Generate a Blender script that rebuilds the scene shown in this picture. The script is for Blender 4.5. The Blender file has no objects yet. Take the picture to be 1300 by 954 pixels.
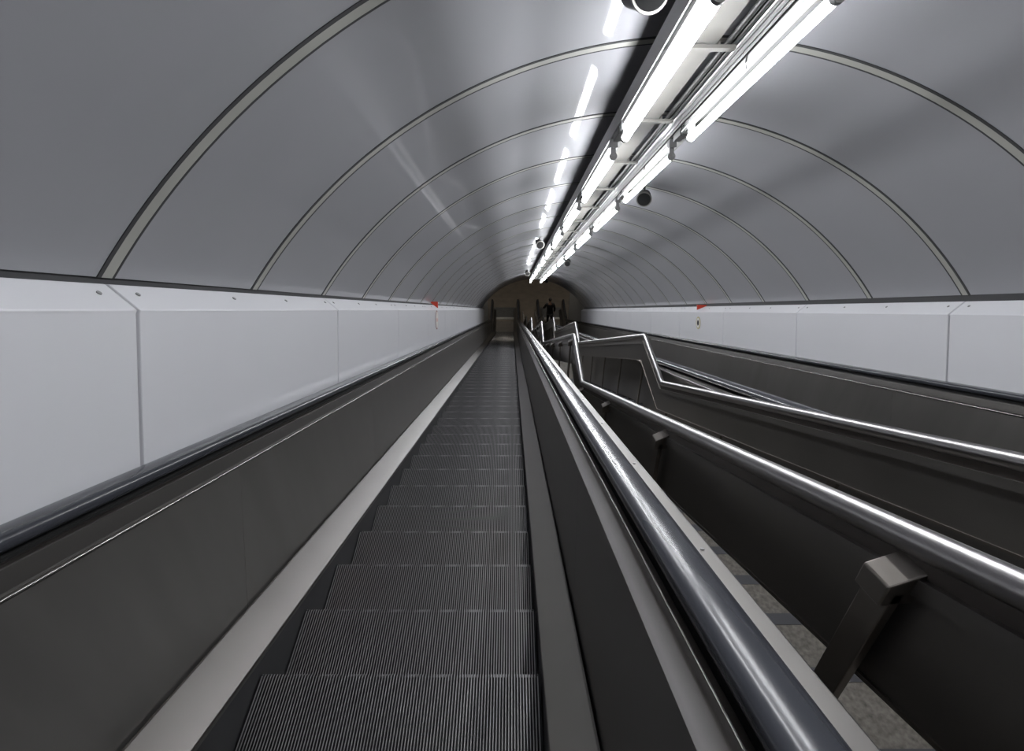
import bpy, bmesh, math, random
from mathutils import Vector, Matrix
random.seed(7)
SC = bpy.context.scene
COL = SC.collection
A = math.radians(30.0); CA, SA = math.cos(A), math.sin(A)
F = 720.0
Z0 = 16.6345                         # camera height above the lower hall floor
S0 = 31.0; NU = -1.31                # end of the incline, height of step nosings under the eye
CX = 0.911                           # tunnel centre line

def yz(s, u): return (CA*s + SA*u, Z0 - SA*s + CA*u)
def W(x, s, u):
    y, z = yz(s, u); return Vector((x, y, z))

# ------------------------------------------------------------------ materials
def mat(name, col, rough=0.5, metal=0.0, coat=0.0, noise=None, emit=None, spec=0.5, stretch=(1,1,1), rvar=0.0, bump=0.0, aniso=0.0):
    m = bpy.data.materials.new(name); m.use_nodes = True
    nt = m.node_tree; b = nt.nodes['Principled BSDF']
    b.inputs['Base Color'].default_value = (*col, 1)
    b.inputs['Roughness'].default_value = rough
    b.inputs['Metallic'].default_value = metal
    b.inputs['Coat Weight'].default_value = coat
    b.inputs['Coat Roughness'].default_value = 0.05
    b.inputs['Specular IOR Level'].default_value = spec
    if aniso: b.inputs['Anisotropic'].default_value = aniso
    if emit:
        b.inputs['Emission Color'].default_value = (*emit[0], 1)
        b.inputs['Emission Strength'].default_value = emit[1]
    if noise:
        scale, amt = noise
        tc = nt.nodes.new('ShaderNodeTexCoord'); mp = nt.nodes.new('ShaderNodeMapping')
        mp.inputs['Scale'].default_value = stretch
        mp.inputs['Rotation'].default_value = (0, 0, 0)
        nz = nt.nodes.new('ShaderNodeTexNoise'); nz.inputs['Scale'].default_value = scale
        nz.inputs['Detail'].default_value = 2
        rp = nt.nodes.new('ShaderNodeMapRange')
        rp.clamp = False; rp.inputs['From Min'].default_value = .2; rp.inputs['From Max'].default_value = .8
        rp.inputs['To Min'].default_value = 1-amt; rp.inputs['To Max'].default_value = 1+amt
        mx = nt.nodes.new('ShaderNodeVectorMath'); mx.operation = 'SCALE'
        mx.inputs[0].default_value = col
        L = nt.links.new
        L(tc.outputs['Object'], mp.inputs['Vector']); L(mp.outputs['Vector'], nz.inputs['Vector'])
        L(nz.outputs['Fac'], rp.inputs['Value']); L(rp.outputs['Result'], mx.inputs['Scale'])
        L(mx.outputs['Vector'], b.inputs['Base Color'])
        if rvar:
            r2 = nt.nodes.new('ShaderNodeMapRange')
            r2.clamp = False; r2.inputs['From Min'].default_value = .2; r2.inputs['From Max'].default_value = .8
            r2.inputs['To Min'].default_value = max(.02, rough-rvar); r2.inputs['To Max'].default_value = rough+rvar
            L(nz.outputs['Fac'], r2.inputs['Value']); L(r2.outputs['Result'], b.inputs['Roughness'])
        if bump:
            bp = nt.nodes.new('ShaderNodeBump'); bp.inputs['Strength'].default_value = bump
            bp.inputs['Distance'].default_value = .01
            L(nz.outputs['Fac'], bp.inputs['Height']); L(bp.outputs['Normal'], b.inputs['Normal'])
    return m

M = {}
M['vault']   = mat('vault enamel', (.268,.267,.284), .55, 0, .55, (1.1,.03), spec=.25)
M['wall']    = mat('white enamel', (.62,.62,.645), .38, 0, .25, (1.0,.02))
M['cover']   = mat('joint cover strip', (.30,.297,.27), .6, 0, 0, (3,.08))
M['gapdark'] = mat('joint shadow gap', (.03,.03,.032), .8)
M['joint']   = mat('grey joint sealant', (.20,.20,.21), .7)
M['steel']   = mat('brushed brown steel', (.225,.215,.205), .38, .85, 0, (2.0,.12), rvar=.03, stretch=(1,3,.6))
M['strip']   = mat('satin steel strip', (.20,.19,.182), .38, 1, 0, (3,.06), rvar=.02)
M['inner']   = mat('inner deck steel dimmed', (.115,.108,.103), .36, 1, 0, (3,.08), rvar=.02)  # deck steel darkened on the wall side to hold back tube reflections
M['strip2']  = mat('inner deck steel lifted', (.27,.26,.245), .40, 1, 0, (3,.06), rvar=.02)  # lighter copy of the deck steel, lifting the side with weaker reflections
M['chrome']  = mat('polished steel tube', (.36,.35,.35), .29, 1, 0, (6,.03), rvar=.02)
M['trim']    = mat('polished trim', (.50,.48,.46), .24, 1, 0, (5,.05), rvar=.02)
M['sidetrim'] = mat('shaded side trim', (.085,.08,.075), .42, .9)  # same trim steel, its dark reflection on the wall side put into the colour
M['brown']   = mat('handrail guide steel', (.14,.125,.115), .4, .9)
M['rubber']  = mat('black rubber handrail', (.034,.036,.043), .19, 0, 0, (2.5,.1), spec=.32, rvar=.05)
M['blackmetal'] = mat('black skirt panel', (.020,.020,.022), .45, .3)
M['step']    = mat('cast aluminium step', (.33,.325,.325), .40, .8, 0, (5,.12), rvar=.03)
M['stepshade']= mat('shaded step groove', (.012,.012,.013), .6, .3)  # near-black copy of the step metal, shade between the cleats as colour
M['comb']    = mat('pale comb plate', (.62,.62,.60), .4, .8)
M['plate']   = mat('ribbed floor plate', (.17,.17,.17), .5, .6, 0, (8,.2))
M['panel']   = mat('dark bronze infill panel', (.215,.203,.19), .38, .85, 0, (2.2,.12), rvar=.03)
M['post']    = mat('bronze post', (.23,.21,.19), .4, .9, 0, (6,.12))
M['foot']    = mat('pale foot plate', (.55,.54,.5), .5, .3)
M['stone']   = mat('speckled terrazzo tread', (.095,.086,.074), .8, 0, 0, (70,.5))
M['nosing']  = mat('dark nosing strip', (.025,.025,.03), .6)
M['halfloor']= mat('brown hall floor', (.16,.135,.11), .5, 0, 0, (2.5,.2))
M['hallwall']= mat('hall wall', (.32,.30,.27), .6, 0, 0, (1.5,.1))
M['pier']    = mat('pale pier', (.22,.22,.22), .5)
M['under']   = mat('dark substructure', (.05,.048,.045), .8)
M['housing'] = mat('grey fitting housing', (.09,.09,.087), .5, .2, 0, (5,.1))
M['tray']    = mat('beige painted tray', (.13,.125,.115), .5, .1, 0, (5,.08))
M['white']   = mat('white reflector', (.5,.5,.5), .4)
M['conduit'] = mat('galvanised conduit', (.5,.5,.5), .35, .8)
M['cable']   = mat('black cable', (.02,.02,.02), .5)
M['holder']  = mat('grey lamp holder', (.22,.22,.22), .5)
M['tube']    = mat('lit fluorescent tube', (1,1,1), .4, emit=((.95,.97,1.0), 50.0))
M['speaker'] = mat('black loudspeaker shell', (.03,.03,.03), .45)
M['rim']     = mat('silver rim', (.22,.215,.20), .45, .8)
M['red']     = mat('red sign', (.55,.045,.02), .45)
M['ring'] = mat('dull red ring', (.22,.06,.05), .5)
M['signwhite'] = mat('sign white', (.6,.58,.55), .5)
M['signyellow'] = mat('sign yellow', (.42,.36,.16), .5)
M['black']   = mat('matt black', (.015,.015,.015), .8, spec=.1)
M['skin']    = mat('skin', (.42,.26,.19), .5)
M['hair']    = mat('dark hair', (.025,.02,.018), .6)
M['jacket']  = mat('black jacket', (.018,.018,.02), .75)
M['trousers']= mat('dark trousers', (.03,.03,.035), .8)
M['lamp']    = mat('hall fill lamp', (1,1,1), .4, emit=((1.0,.93,.82), 42.0))  # glow of the fill lamps added in the lower hall

# ------------------------------------------------------------------ helpers
def props(o, label=None, cat=None, group=None, kind=None):
    if label: o['label'] = label
    if cat: o['category'] = cat
    if group: o['group'] = group
    if kind: o['kind'] = kind
    return o
def empty(name, loc, label, cat, group=None):
    o = bpy.data.objects.new(name, None); COL.objects.link(o); o.location = loc
    o.empty_display_size = .1
    return props(o, label, cat, group)
def obj(name, bm, m, parent=None, smooth=None, bevel=0):
    me = bpy.data.meshes.new(name)
    bmesh.ops.recalc_face_normals(bm, faces=bm.faces)
    if parent is not None:
        off = parent.matrix_basis.translation.copy()
        p = parent.parent
        while p is not None:
            off += p.matrix_basis.translation; p = p.parent
        bmesh.ops.translate(bm, verts=bm.verts, vec=-off)
    bm.to_mesh(me); bm.free()
    ms = m if isinstance(m, (list, tuple)) else [m]
    for k in ms: me.materials.append(k)
    o = bpy.data.objects.new(name, me); COL.objects.link(o)
    if parent is not None: o.parent = parent
    if smooth:
        me.polygons.foreach_set('use_smooth', [True]*len(me.polygons))
        try: me.set_sharp_from_angle(angle=math.radians(smooth))
        except Exception: pass
    if bevel:
        b = o.modifiers.new('bevel', 'BEVEL'); b.width = bevel; b.segments = 2; b.limit_method = 'ANGLE'
    return o
def hexa(bm, pts, mi=0):
    """8 points: 4 of one end, 4 of the other"""
    v = [bm.verts.new(p) for p in pts]
    for q in ((3,2,1,0),(4,5,6,7),(0,1,5,4),(1,2,6,5),(2,3,7,6),(3,0,4,7)):
        f = bm.faces.new([v[i] for i in q]); f.material_index = mi
def box(bm, x0, x1, y0, y1, z0, z1, mi=0):
    hexa(bm, [(x0,y0,z0),(x1,y0,z0),(x1,y1,z0),(x0,y1,z0),(x0,y0,z1),(x1,y0,z1),(x1,y1,z1),(x0,y1,z1)], mi)
def ibox(bm, x0, x1, s0, s1, u0, u1, mi=0):
    """box aligned to the incline"""
    hexa(bm, [W(x0,s0,u0),W(x1,s0,u0),W(x1,s1,u0),W(x0,s1,u0),W(x0,s0,u1),W(x1,s0,u1),W(x1,s1,u1),W(x0,s1,u1)], mi)
def sweep(bm, prof, path, closed=True, mi=0, caps=True):
    """prof: (x, n) points; path: (y, z, ny, nz[, scale]) frames"""
    rings = []
    for fr in path:
        y, z, ny, nz = fr[:4]
        rings.append([bm.verts.new((px, y+ny*pn, z+nz*pn)) for px, pn in prof])
    n = len(prof)
    for a, b in zip(rings[:-1], rings[1:]):
        for i in range(n if closed else n-1):
            j = (i+1) % n
            f = bm.faces.new((a[i], a[j], b[j], b[i])); f.material_index = mi
    if closed and caps:
        for r in (rings[0], rings[-1]):
            f = bm.faces.new(r); f.material_index = mi
def frames(pts):
    """mitred frames (normal on the upper side) of a polyline of (y, z)"""
    out = []
    n = len(pts)
    for i, (y, z) in enumerate(pts):
        ds = []
        if i > 0: ds.append((y-pts[i-1][0], z-pts[i-1][1]))
        if i < n-1: ds.append((pts[i+1][0]-y, pts[i+1][1]-z))
        ns = []
        for dy, dz in ds:
            l = math.hypot(dy, dz); ns.append((-dz/l, dy/l))
        if len(ns) == 2:
            my, mz = ns[0][0]+ns[1][0], ns[0][1]+ns[1][1]; l = math.hypot(my, mz); my /= l; mz /= l
            k = 1/max(.4, my*ns[0][0]+mz*ns[0][1])
            out.append((y, z, my*k, mz*k))
        else: out.append((y, z, ns[0][0], ns[0][1]))
    return out
def circ(cx, cn, r, k=16, rn=None):
    rn = rn or r
    return [(cx+r*math.cos(2*math.pi*i/k), cn+rn*math.sin(2*math.pi*i/k)) for i in range(k)]
def cyl(bm, p, q, r0, r1=None, k=16, mi=0):
    p, q = Vector(p), Vector(q); r1 = r0 if r1 is None else r1
    d = (q-p).normalized(); a = d.orthogonal().normalized(); b = d.cross(a)
    R = []
    for c, r in ((p, r0), (q, r1)):
        R.append([bm.verts.new(c + r*(math.cos(2*math.pi*i/k)*a + math.sin(2*math.pi*i/k)*b)) for i in range(k)])
    for i in range(k):
        f = bm.faces.new((R[0][i], R[0][(i+1)%k], R[1][(i+1)%k], R[1][i])); f.material_index = mi
    for r in R:
        f = bm.faces.new(r); f.material_index = mi
def rect(x0, x1, n0, n1): return [(x0,n0),(x1,n0),(x1,n1),(x0,n1)]
ORD = ['first','second','third','fourth','fifth','sixth','seventh','eighth','ninth','tenth','eleventh','twelfth']

# ------------------------------------------------------------------ the tunnel shell
SB, SE = -7.0, 24.7
BAY = 1.045; R1 = 1.82
RV = 2.598; VC = -1.263
ribs = [R1 + BAY*k for k in range(-8, 22)]
ribs = [r for r in ribs if r < SE-.2]
a0 = math.asin((.104-VC)/RV)
def varc(r, k=72): 
    return [(CX + r*math.cos(math.pi-a0-(math.pi-2*a0)*i/k), VC + r*math.sin(math.pi-a0-(math.pi-2*a0)*i/k)) for i in range(k+1)]
def iframe(s): 
    y, z = yz(s, 0); return (y, z, SA, CA)
bm = bmesh.new()
edges = [SB] + ribs + [SE]
for a, b in zip(edges[:-1], edges[1:]):
    s0 = a + (.038 if a in ribs else 0); s1 = b - (.042 if b in ribs else 0)
    prof = varc(RV) + varc(RV+.03)[::-1]
    sweep(bm, prof, [iframe(s0), iframe(s1)])
ceil = obj('ceiling', bm, M['vault'], smooth=30); props(ceil, kind='structure')
bm = bmesh.new()
sweep(bm, varc(RV+.035) + varc(RV+.12)[::-1], [iframe(SB), iframe(SE)])
obj('vault_backing', bm, M['gapdark'], ceil, smooth=30)
for r in ribs:
    for nm, w0, w1 in (('joint_gasket', -.041, -.023), ('joint_gasket', .027, .037)):
        bm = bmesh.new(); sweep(bm, varc(RV-.003) + varc(RV+.034)[::-1], [iframe(r+w0), iframe(r+w1)])
        obj(nm, bm, M['gapdark'], ceil, smooth=30)
    bm = bmesh.new()
    sweep(bm, varc(RV-.002) + varc(RV+.034)[::-1], [iframe(r-.023), iframe(r+.027)])
    o = obj('joint_cover', bm, M['cover'], ceil, smooth=30)

def wall(name, xf, uf, xt, ut, sg):
    """xf,uf fold; xt,ut top of sloping ledge; sg outward sign"""
    bm = bmesh.new()
    js = [R1 + 2*BAY*k for k in range(-4, 12)]
    js = [j for j in js if SB < j < SE-.3]
    ed = [SB]+js+[SE]
    for a, b in zip(ed[:-1], ed[1:]):
        s0 = a+(.008 if a in js else 0); s1 = b-(.008 if b in js else 0)
        prof = [(xt,ut),(xf,uf),(xf+sg*.004,uf-.012),(xf+sg*.01,-1.1),(xf+sg*.04,-1.1),(xf+sg*.04,uf-.01),(xt+sg*.03,ut)]
        sweep(bm, prof, [iframe(s0), iframe(s1)])
    w = obj(name, bm, M['wall'], smooth=20, bevel=.003); props(w, kind='structure')
    bm = bmesh.new()
    prof = [(xt+sg*.03,ut+.0),(xf+sg*.014,uf-.005),(xf+sg*.02,-1.1),(xf+sg*.3,-1.1),(xf+sg*.3,ut)]
    prof = [(xf+sg*.016,uf-.006),(xf+sg*.022,-1.1),(xf+sg*.3,-1.1),(xf+sg*.3,ut-.012),(xt+sg*.02,ut-.012)]
    sweep(bm, prof, [iframe(SB), iframe(SE-.01)])
    obj('joint_sealant', bm, M['joint'], w)
    bm = bmesh.new()
    sweep(bm, [(xt+sg*.012,ut-.004),(xt+sg*.25,ut-.004),(xt+sg*.25,ut+.05),(xt+sg*.012,ut+.05)], [iframe(SB), iframe(SE-.01)])
    obj('shadow_gap', bm, M['gapdark'], w)
    # fixings of the ledge
    bm = bmesh.new()
    dx, du = xt-xf, ut-uf; l = math.hypot(dx, du); nx, nu = (-du/l*sg*-1*sg, 0) , 0
    n = Vector((-sg*du/l, abs(dx)/l))
    for j in js:
        for o_ in (-.09, .09, .75, 1.34):
            s = j+o_; c = (xf+dx*.62, uf+du*.62)
            p = W(c[0], s, c[1]); q = W(c[0]+n[0]*.004, s, c[1]+n[1]*.004)
            if s < SE-.1: cyl(bm, p, q, .0085, k=10)
    obj('fixing_screws', bm, M['holder'], w)
    return w
wl = wall('wall_left', -1.195, .0, -1.295, .083, -1)
wr = wall('wall_right', 3.005, -.03, 3.115, .060, 1)

# back closure behind the camera
bm = bmesh.new()
ibox(bm, -2.2, 4.0, SB-.1, SB, -3.0, 2.2)
props(obj('wall_back', bm, M['under']), kind='structure')
# sloping substructure under the machines and stairs
bm = bmesh.new()
ibox(bm, -1.6, 3.4, SB, 32.3, -2.35, -2.2)
props(obj('floor_slope', bm, M['under']), kind='structure')

# lower hall
ye, ze = yz(SE, VC)
yC = yz(S0, NU)[0]
bm = bmesh.new(); box(bm, -6, 8, yC-.2, 46, -.12, -.005)
hf = obj('floor', bm, M['halfloor']); props(hf, kind='structure')
yp, zp = yz(SE, 1.335)
for nm, x0, x1 in (('wall_hall_left', -1.62, -1.32), ('wall_hall_right', 3.14, 3.44)):
    bm = bmesh.new()
    yb, zb = yz(SE, -2.2)
    pts = [yz(SE,-2.3), (yC+1.0,-.3), (yC+1.0, 5.9), (yz(SE,1.335+.6)[0], 5.9+.0), yz(SE, 1.2)]
    v0 = [bm.verts.new((x0, p[0], p[1])) for p in pts]; v1 = [bm.verts.new((x1, p[0], p[1])) for p in pts]
    bm.faces.new(v0); bm.faces.new(v1[::-1])
    for i in range(5):
        j = (i+1) % 5; bm.faces.new((v0[i], v1[i], v1[j], v0[j]))
    props(obj(nm, bm, M['pier']), kind='structure')
bm = bmesh.new(); box(bm, -6, 8, yz(SE,1.335)[0]+.05, 46, 5.85, 6.0)
props(obj('ceiling_hall', bm, M['hallwall']), kind='structure')
bm = bmesh.new(); box(bm, -6, 8, 46, 46.2, -.1, 5.9)
props(obj('wall_hall_far', bm, M['hallwall']), kind='structure')
for nm, x in (('wall_hall_side_left', -6.1), ('wall_hall_side_right', 8.0)):
    bm = bmesh.new(); box(bm, x, x+.1, yC+.9, 46, -.1, 5.9); props(obj(nm, bm, M['hallwall']), kind='structure')
for nm, x0, x1 in (('wall_hall_return_left', -6, -1.62), ('wall_hall_return_right', 3.44, 8)):
    bm = bmesh.new(); box(bm, x0, x1, yC+.85, yC+1.0, -.1, 5.9); props(obj(nm, bm, M['hallwall']), kind='structure')
# portal over the arch mouth
bm = bmesh.new()
arc = varc(RV+.03)
prof = arc + [(arc[-1][0]+.3, .0), (arc[-1][0]+.3, 2.6), (arc[0][0]-.3, 2.6), (arc[0][0]-.3, .0)]
sweep(bm, prof, [iframe(SE), iframe(SE+.12)])
props(obj('wall_portal', bm, M['hallwall'], smooth=25), kind='structure')

for i, (x, y) in enumerate(((-.2, 27.0), (2.0, 27.0), (-2.6, 33.5), (4.4, 33.5))):  # round lamps added out of view to brighten the lower hall
    t = empty('fill_light', (x, y, 5.85), 'unseen added fill lamp %s, on the %s side' % (('in the middle of the shaft','out in the lower hall')[i//2], ('left','right')[i%2]), 'light')
    bm = bmesh.new(); cyl(bm, (x,y,5.85), (x,y,5.80), .30, k=32); obj('base', bm, M['white'], t, smooth=40)
    bm = bmesh.new(); cyl(bm, (x,y,5.80), (x,y,5.74), .26, .22, k=32); obj('diffuser', bm, M['lamp'], t, smooth=40)

# ------------------------------------------------------------------ escalators
# reference path of the step nosings (y, z)
def ref_path(b=0.0, s_start=-4.0, y_end=2.5, k=14):
    Rr = 2.6; T = Rr*math.tan(A/2)
    cy_, cz_ = yz(S0, NU)
    pts = []
    def along(s): return yz(s, NU)
    ny, nz = SA, CA
    def off(p, n): return (p[0]+n[0]*b, p[1]+n[1]*b)
    for s in (s_start, -1, 2, 5, 10, 15, 20, 25, S0-T): pts.append(off(along(s), (ny, nz)))
    c = (cy_+T, cz_+Rr)                # arc centre above the floor
    for i in range(1, k+1):
        a = A*(1-i/k)
        n = (math.sin(a), math.cos(a))
        p = (c[0]-n[0]*Rr, c[1]-n[1]*Rr)
        pts.append(off(p, n))
    pts.append((cy_+y_end, cz_+b))
    return pts
def ref_z(y):
    pts = REF
    for (y0,z0),(y1,z1) in zip(pts[:-1], pts[1:]):
        if y0 <= y <= y1: return z0+(z1-z0)*(y-y0)/(y1-y0)
    return pts[-1][1]
REF = ref_path(0)
RFR = frames(REF)
YN = 2.35                                # newel centre past the corner
GO = .3836                               # going of a step
NCL = 97

def step_mesh():
    bm = bmesh.new()
    pitch = 1.0/NCL; h = .010
    prof = []
    for i in range(NCL):
        x = -.5+i*pitch
        prof += [(x+pitch*.04, 1), (x+pitch*.40, 1), (x+pitch*.46, 0), (x+pitch*.98, 0)]
    # path: from back of the tread to nosing, then down the riser (y, z, normal)
    path = [(-GO+.004, 0, 0, 1), (-.012, 0, 0, 1), (-.002, -.004, .7, .7), (0.0, -.014, 1, 0), (-.004, -.07, 1, 0), (-.02, -.15, 1, 0), (-.05, -.225, 1, 0)]
    rings = []
    for y, z, ny, nz in path:
        rings.append([bm.verts.new((px, y-(0 if k else ny*h), z-(0 if k else nz*h))) for px, k in prof])
    for a, b in zip(rings[:-1], rings[1:]):
        for i in range(len(prof)-1):
            f = bm.faces.new((a[i], a[i+1], b[i+1], b[i]))
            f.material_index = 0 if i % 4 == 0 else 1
    # body of the step under the tread
    v = [(-.5,-GO+.004,-.0105),(.5,-GO+.004,-.0105),(.5,-.012,-.0105),(-.5,-.012,-.0105)]
    hexa(bm, [(-.5,-GO+.004,-.04),(.5,-GO+.004,-.04),(.5,-.03,-.04),(-.5,-.03,-.04)] + v, 1)
    for x0, x1 in ((-.502,-.49), (.49,.502)):
        hexa(bm, [(x0,-GO+.02,-.05),(x1,-GO+.02,-.05),(x1,-.05,-.22),(x0,-.05,-.22),(x0,-GO+.01,-.001),(x1,-GO+.01,-.001),(x1,-.006,-.001),(x0,-.006,-.001)], 1)
    me = bpy.data.meshes.new('step')
    bmesh.ops.recalc_face_normals(bm, faces=bm.faces)
    bm.to_mesh(me); bm.free()
    me.materials.append(M['step']); me.materials.append(M['stepshade'])
    return me
STEP = step_mesh()

def escalator(xc, wall_side, label):
    """wall_side -1: wall on the left of this machine, +1: wall on its right"""
    base = Vector((xc, yC, 0))
    t = empty('escalator', base, label, 'escalator')
    # steps
    yn0 = yz(2.425, NU)[0]
    yend = yC + 1.62
    k0 = -13
    k = k0
    while True:
        y = yn0 + GO*k
        if y > yend + .1: break
        if y > yz(-4, NU)[0]+.3:
            o = bpy.data.objects.new('step', STEP); COL.objects.link(o); o.parent = t
            o.location = Vector((xc, y, ref_z(y))) - base
        k += 1
    # comb plate and landing plate
    bm = bmesh.new(); box(bm, xc-.52, xc+.52, yC+1.60, yC+1.80, -.03, .008)
    for i in range(48):
        x = xc-.49+i*.0205; box(bm, x, x+.008, yC+1.54, yC+1.60, -.012, .004)
    obj('comb_plate', bm, M['comb'], t)
    bm = bmesh.new(); box(bm, xc-.66, xc+.66, yC+1.80, yC+2.95, -.03, .004)
    for i in range(40):
        y = yC+1.83+i*.0275; box(bm, xc-.64, xc+.64, y, y+.012, .004, .008)
    obj('landing_plate', bm, M['plate'], t)
    for sg in (-1, 1):
        e = xc + sg*.5
        X = lambda a: e + sg*a
        outer = (sg != wall_side)
        P = lambda prof: [(X(a), b) for a, b in prof]
        bm = bmesh.new(); sweep(bm, P([(.006,-.30),(.006,.058),(.014,.058),(.014,-.30)]), RFR)
        obj('skirt_panel', bm, M['blackmetal'], t)
        bm = bmesh.new(); sweep(bm, P([(.005,.060),(.008,.066),(.126,.146),(.134,.146),(.134,.12),(.03,.045),(.006,.045)]), RFR)
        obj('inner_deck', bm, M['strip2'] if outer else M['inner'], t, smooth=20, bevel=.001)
        # balustrade panels, butt joints every 2.09 m (one mesh)
        bm = bmesh.new()
        pp = P([(.142,.11),(.160,.700),(.175,.700),(.157,.11)])
        js = [-4.0] + [ -2.0+2.09*i for i in range(16)]
        for a, b in zip(js[:-1], js[1:]):
            b = min(b, S0-2.6*math.tan(A/2))
            if b-a < .2: continue
            y0, z0 = yz(a+.0009, NU); y1, z1 = yz(b-.0009, NU)
            sweep(bm, pp, [(y0,z0,SA,CA),(y1,z1,SA,CA)])
        sweep(bm, pp, [RFR[i] for i in range(8, len(RFR)-1)] + [(yC+YN, 0, 0, 1)])
        n = 14
        cen = (yC+YN, .41)
        va = []; vb = []
        for i in range(n+1):
            a = math.pi/2 - math.pi*i/n
            va.append(bm.verts.new((X(.150), cen[0]+.29*math.cos(a), cen[1]+.29*math.sin(a))))
            vb.append(bm.verts.new((X(.170), cen[0]+.29*math.cos(a), cen[1]+.29*math.sin(a))))
        bm.faces.new(va); bm.faces.new(vb[::-1])
        for i in range(n): bm.faces.new((va[i], va[i+1], vb[i+1], vb[i]))
        bp = obj('balustrade_panel', bm, M['steel'], t)
        bm = bmesh.new(); sweep(bm, P([(.146,.11),(.162,.698),(.170,.698),(.156,.11)]), RFR[:9]); obj('panel_backing', bm, M['gapdark'], bp)
        # trims follow the handrail round the newel
        def fr(b, r):
            pts = ref_path(b, y_end=YN)
            f = frames(pts); f[-1] = (pts[-1][0], pts[-1][1], 0, 1)
            c = (yC+YN, pts[-1][1]-r)
            for i in range(1, 17):
                a = math.pi/2 - math.pi*i/16
                f.append((c[0]+r*math.cos(a), c[1]+r*math.sin(a), math.cos(a), math.sin(a)))
            return f
        ft = fr(.72, .30)
        bm = bmesh.new()
        if outer: sweep(bm, P([(.156,-.022),(.155,-.017),(.162,-.008),(.182,.017),(.186,.026),(.186,.046),(.190,.046),(.190,.010),(.168,-.022)]), ft)
        else: sweep(bm, P([(.158,-.018),(.156,-.012),(.156,-.004),(.161,.000),(.172,.044),(.176,.046),(.180,.040),(.172,-.018)]), ft)
        obj('trim_rail', bm, M['trim'] if outer else M['sidetrim'], t, smooth=25)
        if not outer:
            bm = bmesh.new(); sweep(bm, P(circ(.1535, -.010, .0035, 8)), ft); obj('bright_bead', bm, M['trim'], t, smooth=60)
        bm = bmesh.new()
        sweep(bm, P([(.1905,.030),(.1905,.045),(.202,.045),(.204,.036),(.204,-.05),(.1905,-.05)]), ft)
        obj('handrail_guide', bm, M['brown'], t)
        bm = bmesh.new()
        sweep(bm, P([(.206,-.05),(.206,.040),(.222,.044),(.222,.060),(.262,.060),(.262,.044),(.286,.036),(.286,-.05)]), ft)
        obj('handrail_track', bm, M['black'], t)
        fh = fr(.80, .38)
        bm = bmesh.new()
        hp = []
        for i in range(20):
            a = 2*math.pi*i/20
            ca, sa = math.cos(a), math.sin(a)
            hp.append(((.243 if outer else .240)+(.046 if outer else .0415)*math.copysign(abs(ca)**.7, ca), .0+.0235*math.copysign(abs(sa)**.8, sa)))
        sweep(bm, P(hp), fh)
        obj('handrail', bm, M['rubber'], t, smooth=50)
        if outer:
            bm = bmesh.new()
            sweep(bm, P([(.290,.764),(.294,.772),(.302,.772),(.304,.764),(.304,.740),(.290,.740)]), frames(ref_path(0, y_end=YN)))
            obj('guide_lip', bm, M['trim'], t, smooth=25)
            bm = bmesh.new()
            sweep(bm, P([(.3085,.767),(.354,.767),(.358,.763),(.358,.745),(.3085,.745)]), frames(ref_path(0, y_end=YN)))
            dk = obj('outer_deck', bm, M['strip'], t, smooth=25, bevel=.001)
            sm_ = None
            for i in range(44):
                s = -.9+.72*i
                if sm_ is None:
                    bm = bmesh.new(); d_ = W(0,0,.0035)-W(0,0,0); cyl(bm, (0,0,0), d_, .005, k=8)
                    sm_ = bpy.data.meshes.new('screw'); bm.to_mesh(sm_); bm.free(); sm_.materials.append(M['holder'])
                o = bpy.data.objects.new('screw', sm_); COL.objects.link(o); o.parent = dk
                o.location = W(X(.332), s, NU+.7665) - base
            bm = bmesh.new()
            sweep(bm, P([(.340,.744),(.350,.744),(.350,-.9),(.340,-.9)]), frames(ref_path(0, y_end=YN)))
            obj('outer_cladding', bm, M['steel'], t)
    return t
escalator(-.40, -1, 'left escalator with ribbed steps running straight down from the viewer beside the left wall')
escalator(2.222, 1, 'right escalator beyond the central stairs, against the right white wall, carrying a person')

# ------------------------------------------------------------------ central stairs
RS, RE0 = 4.83, 5.43       # landing of the rail: start/end (s), repeats every PER
PER = 6.0
SL = .0650
FLU0 = -.31
def rail_pts():
    """polyline (y,z) of rail centre; flights steeper than the tunnel, level landings"""
    pts = []
    ug_s, ug_e = -.625, -.2466                 # start / end of each landing
    Lh = (ug_e-ug_s)/SA                        # horizontal length
    for k in range(-1, 5):
        s_st = RS+PER*k
        p = yz(s_st, ug_s)
        q = (p[0]+Lh, p[1])
        pts += [p, q]
    return pts
RP = rail_pts()
HR = .84
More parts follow.
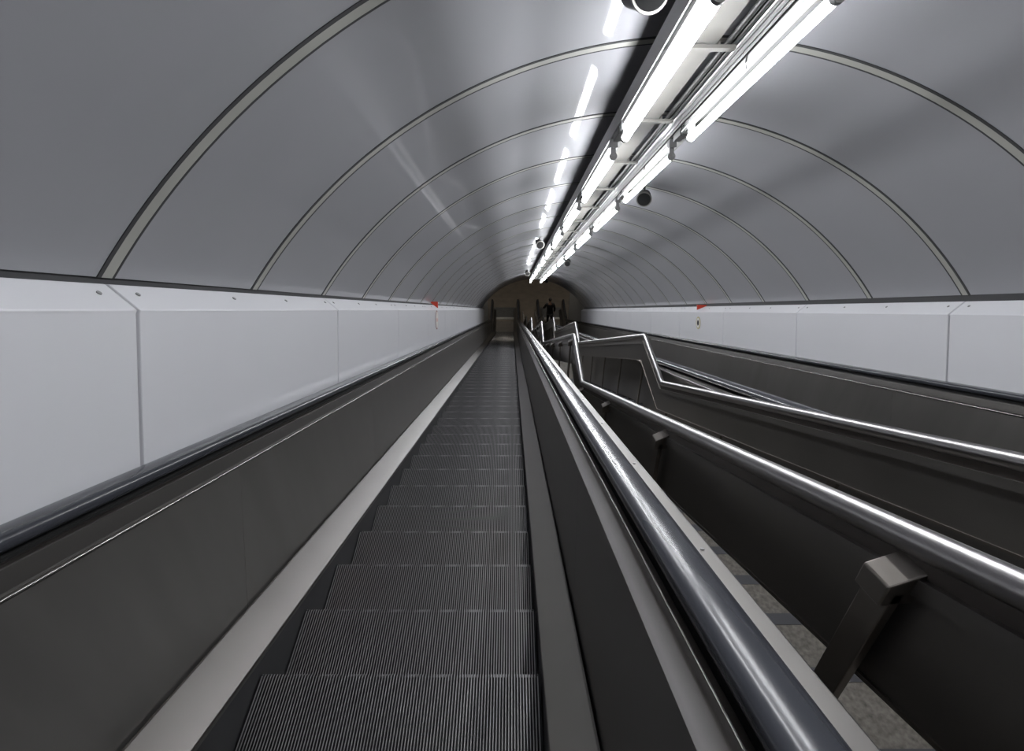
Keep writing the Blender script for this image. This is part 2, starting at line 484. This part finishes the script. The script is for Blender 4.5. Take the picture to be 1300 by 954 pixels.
# floor polyline directly below; last flight runs on to the hall floor
q = RP[-1]
FL = [(y, z-HR) for y, z in RP]
dy = RP[2][0]-RP[1][0]; dz = RP[2][1]-RP[1][1]
kz = FL[-1][1]/-dz
YB = FL[-1][0]+dy*kz
xs0, xs1 = .452, 1.368
st = empty('staircase', (CX, YB, 0), 'narrow stone staircase with dark nosings between the two escalators', 'stairs')
def flight(p, q, n):
    """p top landing edge, q foot; stepped solid"""
    bm = bmesh.new()
    g = (q[0]-p[0])/n; r = (p[1]-q[1])/n
    poly = []
    y, z = p
    strips = []
    poly.append((y, z))
    for i in range(n):
        strips.append((y, z))
        z -= r; poly.append((y, z))
        if i < n-1: y += g; poly.append((y, z))
    poly.append((q[0], q[1]))
    lo = [(q[0], q[1]-.5), (p[0], p[1]-.9)]
    lo = [(q[0], q[1]-.3), (p[0], p[1]-.75)]
    # columns so the polygon stays simple
    v0 = [bm.verts.new((xs0, a, b)) for a, b in poly+lo]; v1 = [bm.verts.new((xs1, a, b)) for a, b in poly+lo]
    bm.faces.new(v0); bm.faces.new(v1[::-1])
    m = len(v0)
    for i in range(m):
        j = (i+1) % m; bm.faces.new((v0[i], v1[i], v1[j], v0[j]))
    bmesh.ops.triangulate(bm, faces=[f for f in bm.faces if len(f.verts) > 4])
    obj('flight', bm, M['stone'], st)
    for (y, z) in strips:
        bm = bmesh.new()
        box(bm, xs0+.002, xs1-.002, y-.040, y+.003, z-.025, z+.002)
        obj('nosing_strip', bm, M['nosing'], st)
for i in range(0, len(FL), 2):
    a, b = FL[i], FL[i+1]
    bm = bmesh.new(); box(bm, xs0, xs1, a[0]-.0, b[0], a[1]-.3, a[1]); obj('landing', bm, M['stone'], st)
    if i+2 < len(FL): flight(b, FL[i+2], 15)
    else: flight(b, (YB, 0.0), max(1, round(15*kz)))

def railing(x, sg, label, posts, PH):
    t = empty('stair_railing', (x, YB, 0), label, 'railing')
    pts = [( RP[0][0]-1.5, RP[0][1])] + RP + [(YB+.05, HR), (YB+.55, HR)]
    # soften the bends
    sm = [pts[0]]
    for i in range(1, len(pts)-1):
        p0, p1, p2 = map(Vector, (pts[i-1], pts[i], pts[i+1]))
        d0 = (p0-p1).normalized(); d1 = (p2-p1).normalized()
        a, b = p1+d0*.035, p1+d1*.035
        for w in (0, .25, .5, .75, 1):
            q = (1-w)**2*a + 2*w*(1-w)*p1 + w*w*b; sm.append(tuple(q))
    sm.append(pts[-1])
    bm = bmesh.new(); sweep(bm, circ(x, 0, .0235, 20), frames(sm)); obj('handrail', bm, M['chrome'], t, smooth=60)
    # infill panel below: polygons between vertical offsets
    def band(bm, x0, x1, h0, h1):
        lo = [(p[0], p[1]-h1) for p in pts]; hi = [(p[0], p[1]-h0) for p in pts]
        for i in range(len(pts)-1):
            hexa(bm, [(x0,*hi[i]),(x1,*hi[i]),(x1,*hi[i+1]),(x0,*hi[i+1]),(x0,*lo[i]),(x1,*lo[i]),(x1,*lo[i+1]),(x0,*lo[i+1])])
    bm = bmesh.new(); band(bm, x-.006, x+.006, .015, .06); obj('rail_web', bm, M['brown'], t)
    bm = bmesh.new(); band(bm, x-.016, x+.016, .058, .092); obj('panel_head', bm, M['panel'], t)
    bm = bmesh.new(); band(bm, x-.005, x+.005, .09, PH); ip = obj('infill_panel', bm, M['panel'], t)
    bm = bmesh.new(); band(bm, x-.009, x+.009, PH-.002, PH+.008); obj('panel_edge', bm, M['post'], ip)
    # posts
    def rz(y):
        for a, b in zip(pts[:-1], pts[1:]):
            if a[0] <= y <= b[0]: return a[1]+(b[1]-a[1])*(y-a[0])/(b[0]-a[0])
    ff = [(pts[0][0], pts[0][1]-HR)] + FL + [(YB, 0), (YB+1, 0)]
    def fz(y):
        for i in range(0, len(ff)-1):
            a, b = ff[i], ff[i+1]
            if a[0] <= y <= b[0]: 
                return a[1]+(b[1]-a[1])*(y-a[0])/(b[0]-a[0])
    for s in posts:
        # rail point on the incline: find y whose rail s equals s
        best = None
        y = CA*s-.5*.45
        for _ in range(20):
            z = rz(y); s_ = CA*y - SA*(z-Z0)          # inverse of yz
            y += (s-s_)*.7
        z = rz(y); zf = fz(y)
        xo = x + sg*.030
        bm = bmesh.new(); 
        box(bm, xo-.008, xo+.008, y-.028, y+.028, zf-.17, z-.075)
        po = obj('post', bm, M['post'], t, bevel=.002)
        bm = bmesh.new()
        hexa(bm, [(x+sg*.052, y-.028, z-.105),(x-sg*.004, y-.028, z-.095),(x-sg*.004, y+.030, z-.115),(x+sg*.052, y+.030, z-.125),
                  (x+sg*.052, y-.028, z-.058),(x-sg*.004, y-.028, z-.022),(x-sg*.004, y+.030, z-.042),(x+sg*.052, y+.030, z-.078)])
        obj('clamp', bm, M['post'], po, bevel=.003)
        bm = bmesh.new(); box(bm, xo-.035, xo+.045, y-.05, y+.05, zf-.19, zf-.165)
        # foot plate rests on the step below
        g = zf-.165
        obj('foot_plate', bm, M['foot'], po)
    return t
posts1 = [-.45, .80, 2.13, 3.40, 4.67]
pb = []
for k in range(0, 4):
    pb += [5.5+PER*k+o for o in (0, 1.15, 2.35, 3.60, 4.85)]
railing(.600, -1, 'stair handrail with dark infill panels nearest the left escalator, steel tube on clamped posts', posts1+[p for p in pb if p < 28], .325)
railing(1.285, 1, 'stair handrail on the far side of the stairs, beside the right escalator', posts1+[p for p in pb if p < 28], .285)

# ------------------------------------------------------------------ ceiling light rows
TU = 1.02
rows = {'left': .672, 'right': 1.058}
HU = 1.125            # underside of the trunkings
TP = 1.93; TL = 1.50; T0 = 1.91
def light(side, k):
    x = rows[side]; s0 = T0+TP*k
    if k < 0: lab = 'fluorescent batten light of the %s ceiling row, %s behind the viewer' % (side, ('nearest','second','third')[-k-1])
    elif k == 0: lab = 'longest, nearest lit fluorescent tube light of the %s ceiling row' % side
    elif k == 9: lab = 'farthest, smallest lit tube light at the end of the %s ceiling row' % side
    else: lab = 'lit fluorescent tube light of the %s ceiling row, %s from the viewer' % (side, ORD[k])
    t = empty('fluorescent_light', W(x, s0, TU), lab, 'light', 'fluorescent tube lights in the two ceiling rows')
    hw = .028
    bm = bmesh.new()
    sweep(bm, [(x-hw*.6,HU-.001),(x+hw*.6,HU-.001),(x+hw*.6,HU-.03),(x-hw*.6,HU-.03)], [iframe(s0-.02), iframe(s0+TL+.02)])
    obj('housing', bm, M['white'], t)
    if side == 'right':
        bm = bmesh.new()
        sweep(bm, [(x-.062,TU+.030),(x-.058,TU+.030),(x-.018,HU-.028),(x-.022,HU-.028)], [iframe(s0+.01), iframe(s0+TL-.01)])
        obj('reflector', bm, M['white'], t)
    bm = bmesh.new(); cyl(bm, W(x,s0,TU), W(x,s0+TL,TU), .0205, k=14); obj('tube', bm, M['tube'], t, smooth=40)
    for e, d in ((s0,-1),(s0+TL,1)):
        bm = bmesh.new()
        cyl(bm, W(x,e-.001*d,TU), W(x,e+.022*d,TU), .026, k=16)
        ibox(bm, x-.015, x+.015, min(e+.002*d,e+.026*d), max(e+.002*d,e+.026*d), TU, HU-.03)
        ibox(bm, x-.024, x+.024, min(e-.004*d,e+.05*d), max(e-.004*d,e+.05*d), HU-.055, HU-.002)
        obj('lamp_holder', bm, M['holder'], t, smooth=40)
for side in ('left','right'):
    for k in range(-3, 10): light(side, k)
LS, LE = -4.6, T0+TP*9+TL+.25
# left trunking
tl = empty('light_trunking', W(.65, LE, 1.10), 'grey sheet trunking carrying the left row of tube lights', 'trunking')
bm = bmesh.new(); sweep(bm, [(.650,HU),(.745,HU),(.745,HU+.07),(.650,HU+.07)], [iframe(LS), iframe(LE)]); obj('channel', bm, M['housing'], tl)
bm = bmesh.new(); sweep(bm, rect(.643,.649,HU-.006,HU+.09), [iframe(LS), iframe(LE)]); obj('side_plate', bm, M['holder'], tl)
tr = empty('light_trunking', W(1.10, LE, 1.15), 'white trunking carrying the right row of tube lights', 'trunking')
bm = bmesh.new(); sweep(bm, [(1.045,HU),(1.150,HU),(1.150,HU+.07),(1.045,HU+.07)], [iframe(LS), iframe(LE)]); obj('channel', bm, M['housing'], tr)
for i in range(26):
    s = LS+.4+i*.965
    if s > LE-.2: break
    bm = bmesh.new()
    cyl(bm, W(1.040,s,HU+.03), W(1.028,s,HU-.04), .003, k=6); cyl(bm, W(1.028,s,HU-.04), W(1.036,s+.012,HU-.06), .004, k=6)
    cyl(bm, W(.99,s,HU+.02), W(1.040,s,HU+.03), .003, k=6)
    obj('wire_hook', bm, M['cable'], tr)
# cable tray and conduits
ct = empty('cable_tray', W(.80, LE, 1.13), 'beige cable tray running down the vault between the two rows of tubes', 'cable tray')
bm = bmesh.new(); sweep(bm, [(.752,HU+.01),(.872,HU+.01),(.872,HU+.05),(.868,HU+.05),(.868,HU+.014),(.756,HU+.014),(.756,HU+.05),(.752,HU+.05)], [iframe(LS), iframe(LE)]); obj('tray', bm, M['tray'], ct)
bm = bmesh.new()
s = 2.48-.94*7
nb = 0
while s < LE-.2:
    b2 = bmesh.new(); ibox(b2, .70, .95, s-.018, s+.018, HU-.016, HU-.001); ibox(b2, .875,.885, s-.012, s+.012, HU-.001, 1.334)
    obj('cross_bracket', b2, M['tray'], ct); s += .94; nb += 1
for x, r, m, nm in ((.920,.013,'cable','black cable'),(.950,.011,'cable','black cable')):
    b2 = bmesh.new(); cyl(b2, W(x,LS,HU+.014), W(x,LE,HU+.014), r, k=10)
    o = obj('power_cable', b2, M[m], smooth=60); props(o, 'black power cable beside the beige tray, %s conduits' % ('farther from the' if x < .93 else 'right against the'), 'cable')
for i, (x, r, u) in enumerate(((.976,.012,HU+.012),(1.003,.013,HU+.014),(1.028,.009,HU+.012))):
    b2 = bmesh.new(); cyl(b2, W(x,LS,u), W(x,LE,u), r, k=14)
    o = obj('conduit', b2, M['conduit'], smooth=60); props(o, ['galvanised conduit nearest the black cables of the vault','galvanised conduit in the middle of three, between tray and right tubes','thinnest conduit, right beside the white trunking of the right tubes'][i], 'conduit')
bm.free()
# junction boxes on trunking ends
for side in ('left','right'):
    par = tl if side == 'left' else tr
    for k in range(-3, 10):
        s = T0+TP*k+TL+.21
        x = rows[side]
        bm = bmesh.new(); ibox(bm, x-.022, x+.028, s-.09, s+.09, HU-.045, HU-.001); obj('junction_box', bm, M['holder'] if side=='right' else M['housing'], par, bevel=.004)

# ------------------------------------------------------------------ loudspeakers
def speaker(x, s, u, lab):
    t = empty('loudspeaker', W(x, s, u), lab, 'loudspeaker', 'black loudspeakers hung under the vault')
    vu = VC + math.sqrt(RV*RV-(x-CX)**2)
    sx = -1 if x < CX else 1
    d = (W(0,-1,-.55)-W(0,0,0)).normalized(); d = (d + Vector((-sx*.25,0,0))).normalized()
    c = W(x, s, u)
    bm = bmesh.new(); cyl(bm, c-d*.07, c+d*.06, .062, .072, k=24); cyl(bm, c-d*.09, c-d*.07, .04, .062, k=24)
    sh = obj('shell', bm, M['speaker'], t, smooth=40)
    bm = bmesh.new(); cyl(bm, c+d*.058, c+d*.074, .077, k=24); obj('rim', bm, M['rim'], t, smooth=40)
    bm = bmesh.new(); cyl(bm, c+d*.074, c+d*.078, .066, k=24); obj('grille', bm, M['black'], t, smooth=40)
    bm = bmesh.new(); 
    ibox(bm, x-.012, x+.012, s-.004, s+.004, u+.05, vu)
    ibox(bm, x-.03, x+.03, s-.03, s+.03, vu-.006, vu+.004)
    obj('bracket', bm, M['speaker'], t)
for i, s in enumerate((2.2, 10.3, 18.4)):
    speaker(.49, s, 1.20, ['black loudspeaker at the top edge left of the left tube row','black loudspeaker left of the left tube row, midway down the tunnel','farthest black loudspeaker left of the left tube row'][i])
for i, s in enumerate((5.9, 13.9, 22.3)):
    speaker(1.36, s, 1.16, ['nearest black loudspeaker with silver rim right of the right tube row','middle black loudspeaker right of the right tube row','farthest black loudspeaker right of the right tube row'][i])

# ------------------------------------------------------------------ signs on the side walls
def flag(x, xi, s, ut, ub, lab):
    bm = bmesh.new()
    v = []
    for ss in (s-.012, s+.012):
        v.append([bm.verts.new(W(*p)) for p in ((x, ss, ut), (xi, ss, ut), (xi, ss, ub))])
    bm.faces.new(v[0]); bm.faces.new(v[1][::-1])
    for i in range(3): bm.faces.new((v[0][i], v[0][(i+1)%3], v[1][(i+1)%3], v[1][i]))
    props(obj('flag_sign', bm, M['red']), lab, 'sign')
flag(-1.315, -1.175, 9.02, .135, .03, 'small red triangular flag sign on the ledge of the left wall')
flag(3.17, 2.98, 9.15, .085, .005, 'small red triangular flag sign on the ledge of the right wall')
def disc(x, sg, s, u, r, ring, mid, lab):
    t = empty('round_sign', W(x, s, u), lab, 'sign')
    def d(nm, r_, a, b, m, k=40):
        bm = bmesh.new(); cyl(bm, W(x+sg*a, s, u), W(x+sg*b, s, u), r_, k=k); obj(nm, bm, m, t)
    d('plate', r, -.0005, .004, ring); d('face', r*(.9 if sg > 0 else .8), .004, .005, M['signwhite'])
    d('symbol', r*mid, .005, .006, M['black'] if sg < 0 else M['red'])
disc(-1.195, 1, 9.02, -.155, .15, M['ring'], .22, 'round red-rimmed notice on the left white wall under the red flag')
disc(3.005, -1, 9.15, -.205, .10, M['signyellow'], .45, 'small round yellow-rimmed notice on the right white wall under the red flag')

# ------------------------------------------------------------------ the person on the right escalator
def person(x, y, z):
    t = empty('person', (x, y, z), 'person in black jacket and dark trousers standing near the foot of right escalator', 'person')
    def skin(name, pts, edges, m, par, root=0, sub=2):
        me = bpy.data.meshes.new(name)
        me.from_pydata([p[0] for p in pts], edges, []); me.materials.append(m)
        o = bpy.data.objects.new(name, me); COL.objects.link(o); o.parent = par
        md = o.modifiers.new('skin', 'SKIN'); md.use_smooth_shade = True
        for i, p in enumerate(pts):
            r = p[1]; r = r if isinstance(r, tuple) else (r, r)
            me.skin_vertices[0].data[i].radius = r
            me.skin_vertices[0].data[i].use_root = (i == root)
        sd = o.modifiers.new('sub', 'SUBSURF'); sd.levels = sub; sd.render_levels = sub
        return o
    # facing +y (away from the viewer), left hand out to the handrail (-x)
    P = [((0,0,.93),(.155,.11)), ((0,0,1.12),(.14,.10)), ((0,.01,1.34),(.17,.115)), ((0,0,1.46),(.075,.07)), ((0,.01,1.53),(.052,.055)),
         ((0,.02,1.60),(.072,.085)), ((0,.02,1.68),(.078,.095)), ((0,.015,1.745),(.05,.06)),
         ((-.19,0,1.40),.055), ((-.29,.06,1.15),.045), ((-.36,.27,1.02),.035), ((-.37,.33,1.00),(.03,.022)),
         ((.19,0,1.40),.055), ((.25,-.02,1.13),.045), ((.24,.09,.88),.034), ((.24,.11,.82),(.022,.032)),
         ((-.095,0,.86),.09), ((-.10,.03,.50),.058), ((-.105,-.01,.09),.04), ((-.11,.10,.035),(.04,.03)), 
         ((.095,0,.86),.09), ((.105,.03,.50),.058), ((.11,-.01,.09),.04), ((.12,.10,.035),(.04,.03))]
    E = [(0,1),(1,2),(2,3),(3,4),(4,5),(5,6),(6,7),(2,8),(8,9),(9,10),(10,11),(2,12),(12,13),(13,14),(14,15),
         (0,16),(16,17),(17,18),(18,19),(0,20),(20,21),(21,22),(22,23)]
    # fingers and thumbs
    def hand(i, base, fwd, side, dn):
        base, fwd, side, dn = map(Vector, (base, fwd, side, dn))
        for j, (o_, l) in enumerate(((-.027,.058),(-.009,.068),(.009,.064),(.027,.05))):
            a = base+side*o_+fwd*.02; b = a+fwd*l*.55; c = b+fwd*l*.3+dn*l*.35
            n = len(P); P.extend([(tuple(a),.009),(tuple(b),.0085),(tuple(c),.0075)]); E.extend([(i,n),(n,n+1),(n+1,n+2)])
        a = base-side*.035-fwd*.02; b = a-side*.015+fwd*.03
        n = len(P); P.extend([(tuple(a),.011),(tuple(b),.009)]); E.extend([(i,n),(n,n+1)])
    hand(11, (-.37,.35,1.00), (0,1,-.35), (-1,0,0), (0,0,-1))
    hand(15, (.24,.115,.80), (0,.15,-1), (0,-1,0), (-.5,.3,0))
    body = skin('body', P, E, M['skin'], t)
    # face and ears, joined as small children of the body
    bm = bmesh.new()
    for c, r in (((0,.115,1.645),(.013,.022,.022)), ((-.082,.01,1.65),(.012,.02,.032)), ((.082,.01,1.65),(.012,.02,.032))):
        mtx = Matrix.Translation(c) @ Matrix.Diagonal((*r,1)); bmesh.ops.create_icosphere(bm, subdivisions=2, radius=1, matrix=mtx)
    me = bpy.data.meshes.new('nose_and_ears'); bm.to_mesh(me); bm.free(); me.materials.append(M['skin'])
    o = bpy.data.objects.new('nose_and_ears', me); COL.objects.link(o); o.parent = body
    bm = bmesh.new()
    for sx in (-1,1): bmesh.ops.create_icosphere(bm, subdivisions=2, radius=1, matrix=Matrix.Translation((sx*.03,.105,1.665)) @ Matrix.Diagonal((.012,.008,.007,1)))
    bmesh.ops.create_icosphere(bm, subdivisions=2, radius=1, matrix=Matrix.Translation((0,.098,1.60)) @ Matrix.Diagonal((.024,.008,.006,1)))
    me = bpy.data.meshes.new('eyes_and_mouth'); bm.to_mesh(me); bm.free(); me.materials.append(M['hair'])
    o = bpy.data.objects.new('eyes_and_mouth', me); COL.objects.link(o); o.parent = body
    bm = bmesh.new()
    bmesh.ops.create_icosphere(bm, subdivisions=3, radius=1, matrix=Matrix.Translation((0,-.005,1.70)) @ Matrix.Diagonal((.092,.108,.095,1)))
    for v in bm.verts:
        if v.co.y > .045: v.co.z = max(v.co.z, 1.715)
        v.co.z = max(v.co.z, 1.565)
    me = bpy.data.meshes.new('hair'); bm.to_mesh(me); bm.free(); me.materials.append(M['hair'])
    o = bpy.data.objects.new('hair', me); COL.objects.link(o); o.parent = t
    J = [((0,0,.80),(.19,.135)), ((0,0,.95),(.185,.135)), ((0,0,1.14),(.175,.125)), ((0,.01,1.35),(.20,.135)), ((0,0,1.50),(.085,.08)),
         ((-.20,0,1.40),.078), ((-.30,.06,1.15),.066), ((-.36,.25,1.03),.052), ((.20,0,1.40),.078), ((.265,-.02,1.13),.066), ((.25,.08,.90),.052)]
    JE = [(0,1),(1,2),(2,3),(3,4),(3,5),(5,6),(6,7),(3,8),(8,9),(9,10)]
    skin('jacket', J, JE, M['jacket'], t, root=1)
    T = [((0,0,.88),(.165,.125)), ((-.098,0,.78),.105), ((-.10,.03,.50),.078), ((-.105,-.005,.10),.062), ((.098,0,.78),.105), ((.105,.03,.50),.078), ((.11,-.005,.10),.062)]
    skin('trousers', T, [(0,1),(1,2),(2,3),(0,4),(4,5),(5,6)], M['trousers'], t)
    for sx in (-1, 1):
        bm = bmesh.new()
        bmesh.ops.create_icosphere(bm, subdivisions=3, radius=1, matrix=Matrix.Translation((sx*.113,.06,.045)) @ Matrix.Diagonal((.052,.15,.055,1)))
        for v in bm.verts: v.co.z = max(v.co.z, .003)
        me = bpy.data.meshes.new('shoe'); bm.to_mesh(me); bm.free(); me.materials.append(M['black'])
        o = bpy.data.objects.new('shoe', me); COL.objects.link(o); o.parent = t
    return t
yp_ = yC + .85
person(2.08, yp_, ref_z(yp_)+.002)

# ------------------------------------------------------------------ camera, world, view
cam = bpy.data.cameras.new('camera'); co = bpy.data.objects.new('camera', cam); COL.objects.link(co)
cam.sensor_fit = 'HORIZONTAL'; cam.sensor_width = 36; cam.lens = F*36/1300
cam.shift_y = -45/1300
cam.clip_start = .02; cam.clip_end = 200
pitch = A + math.atan(38/F)
co.location = (0, 0, Z0); co.rotation_euler = (math.pi/2-pitch, 0, 0)
SC.camera = co
w = bpy.data.worlds.new('world'); SC.world = w; w.use_nodes = True
w.node_tree.nodes['Background'].inputs[0].default_value = (.5,.52,.55,1)
w.node_tree.nodes['Background'].inputs[1].default_value = .02
SC.view_settings.view_transform = 'Standard'; SC.view_settings.look = 'None'
SC.view_settings.gamma = 1; SC.view_settings.use_curve_mapping = False
SC.view_settings.exposure = 0
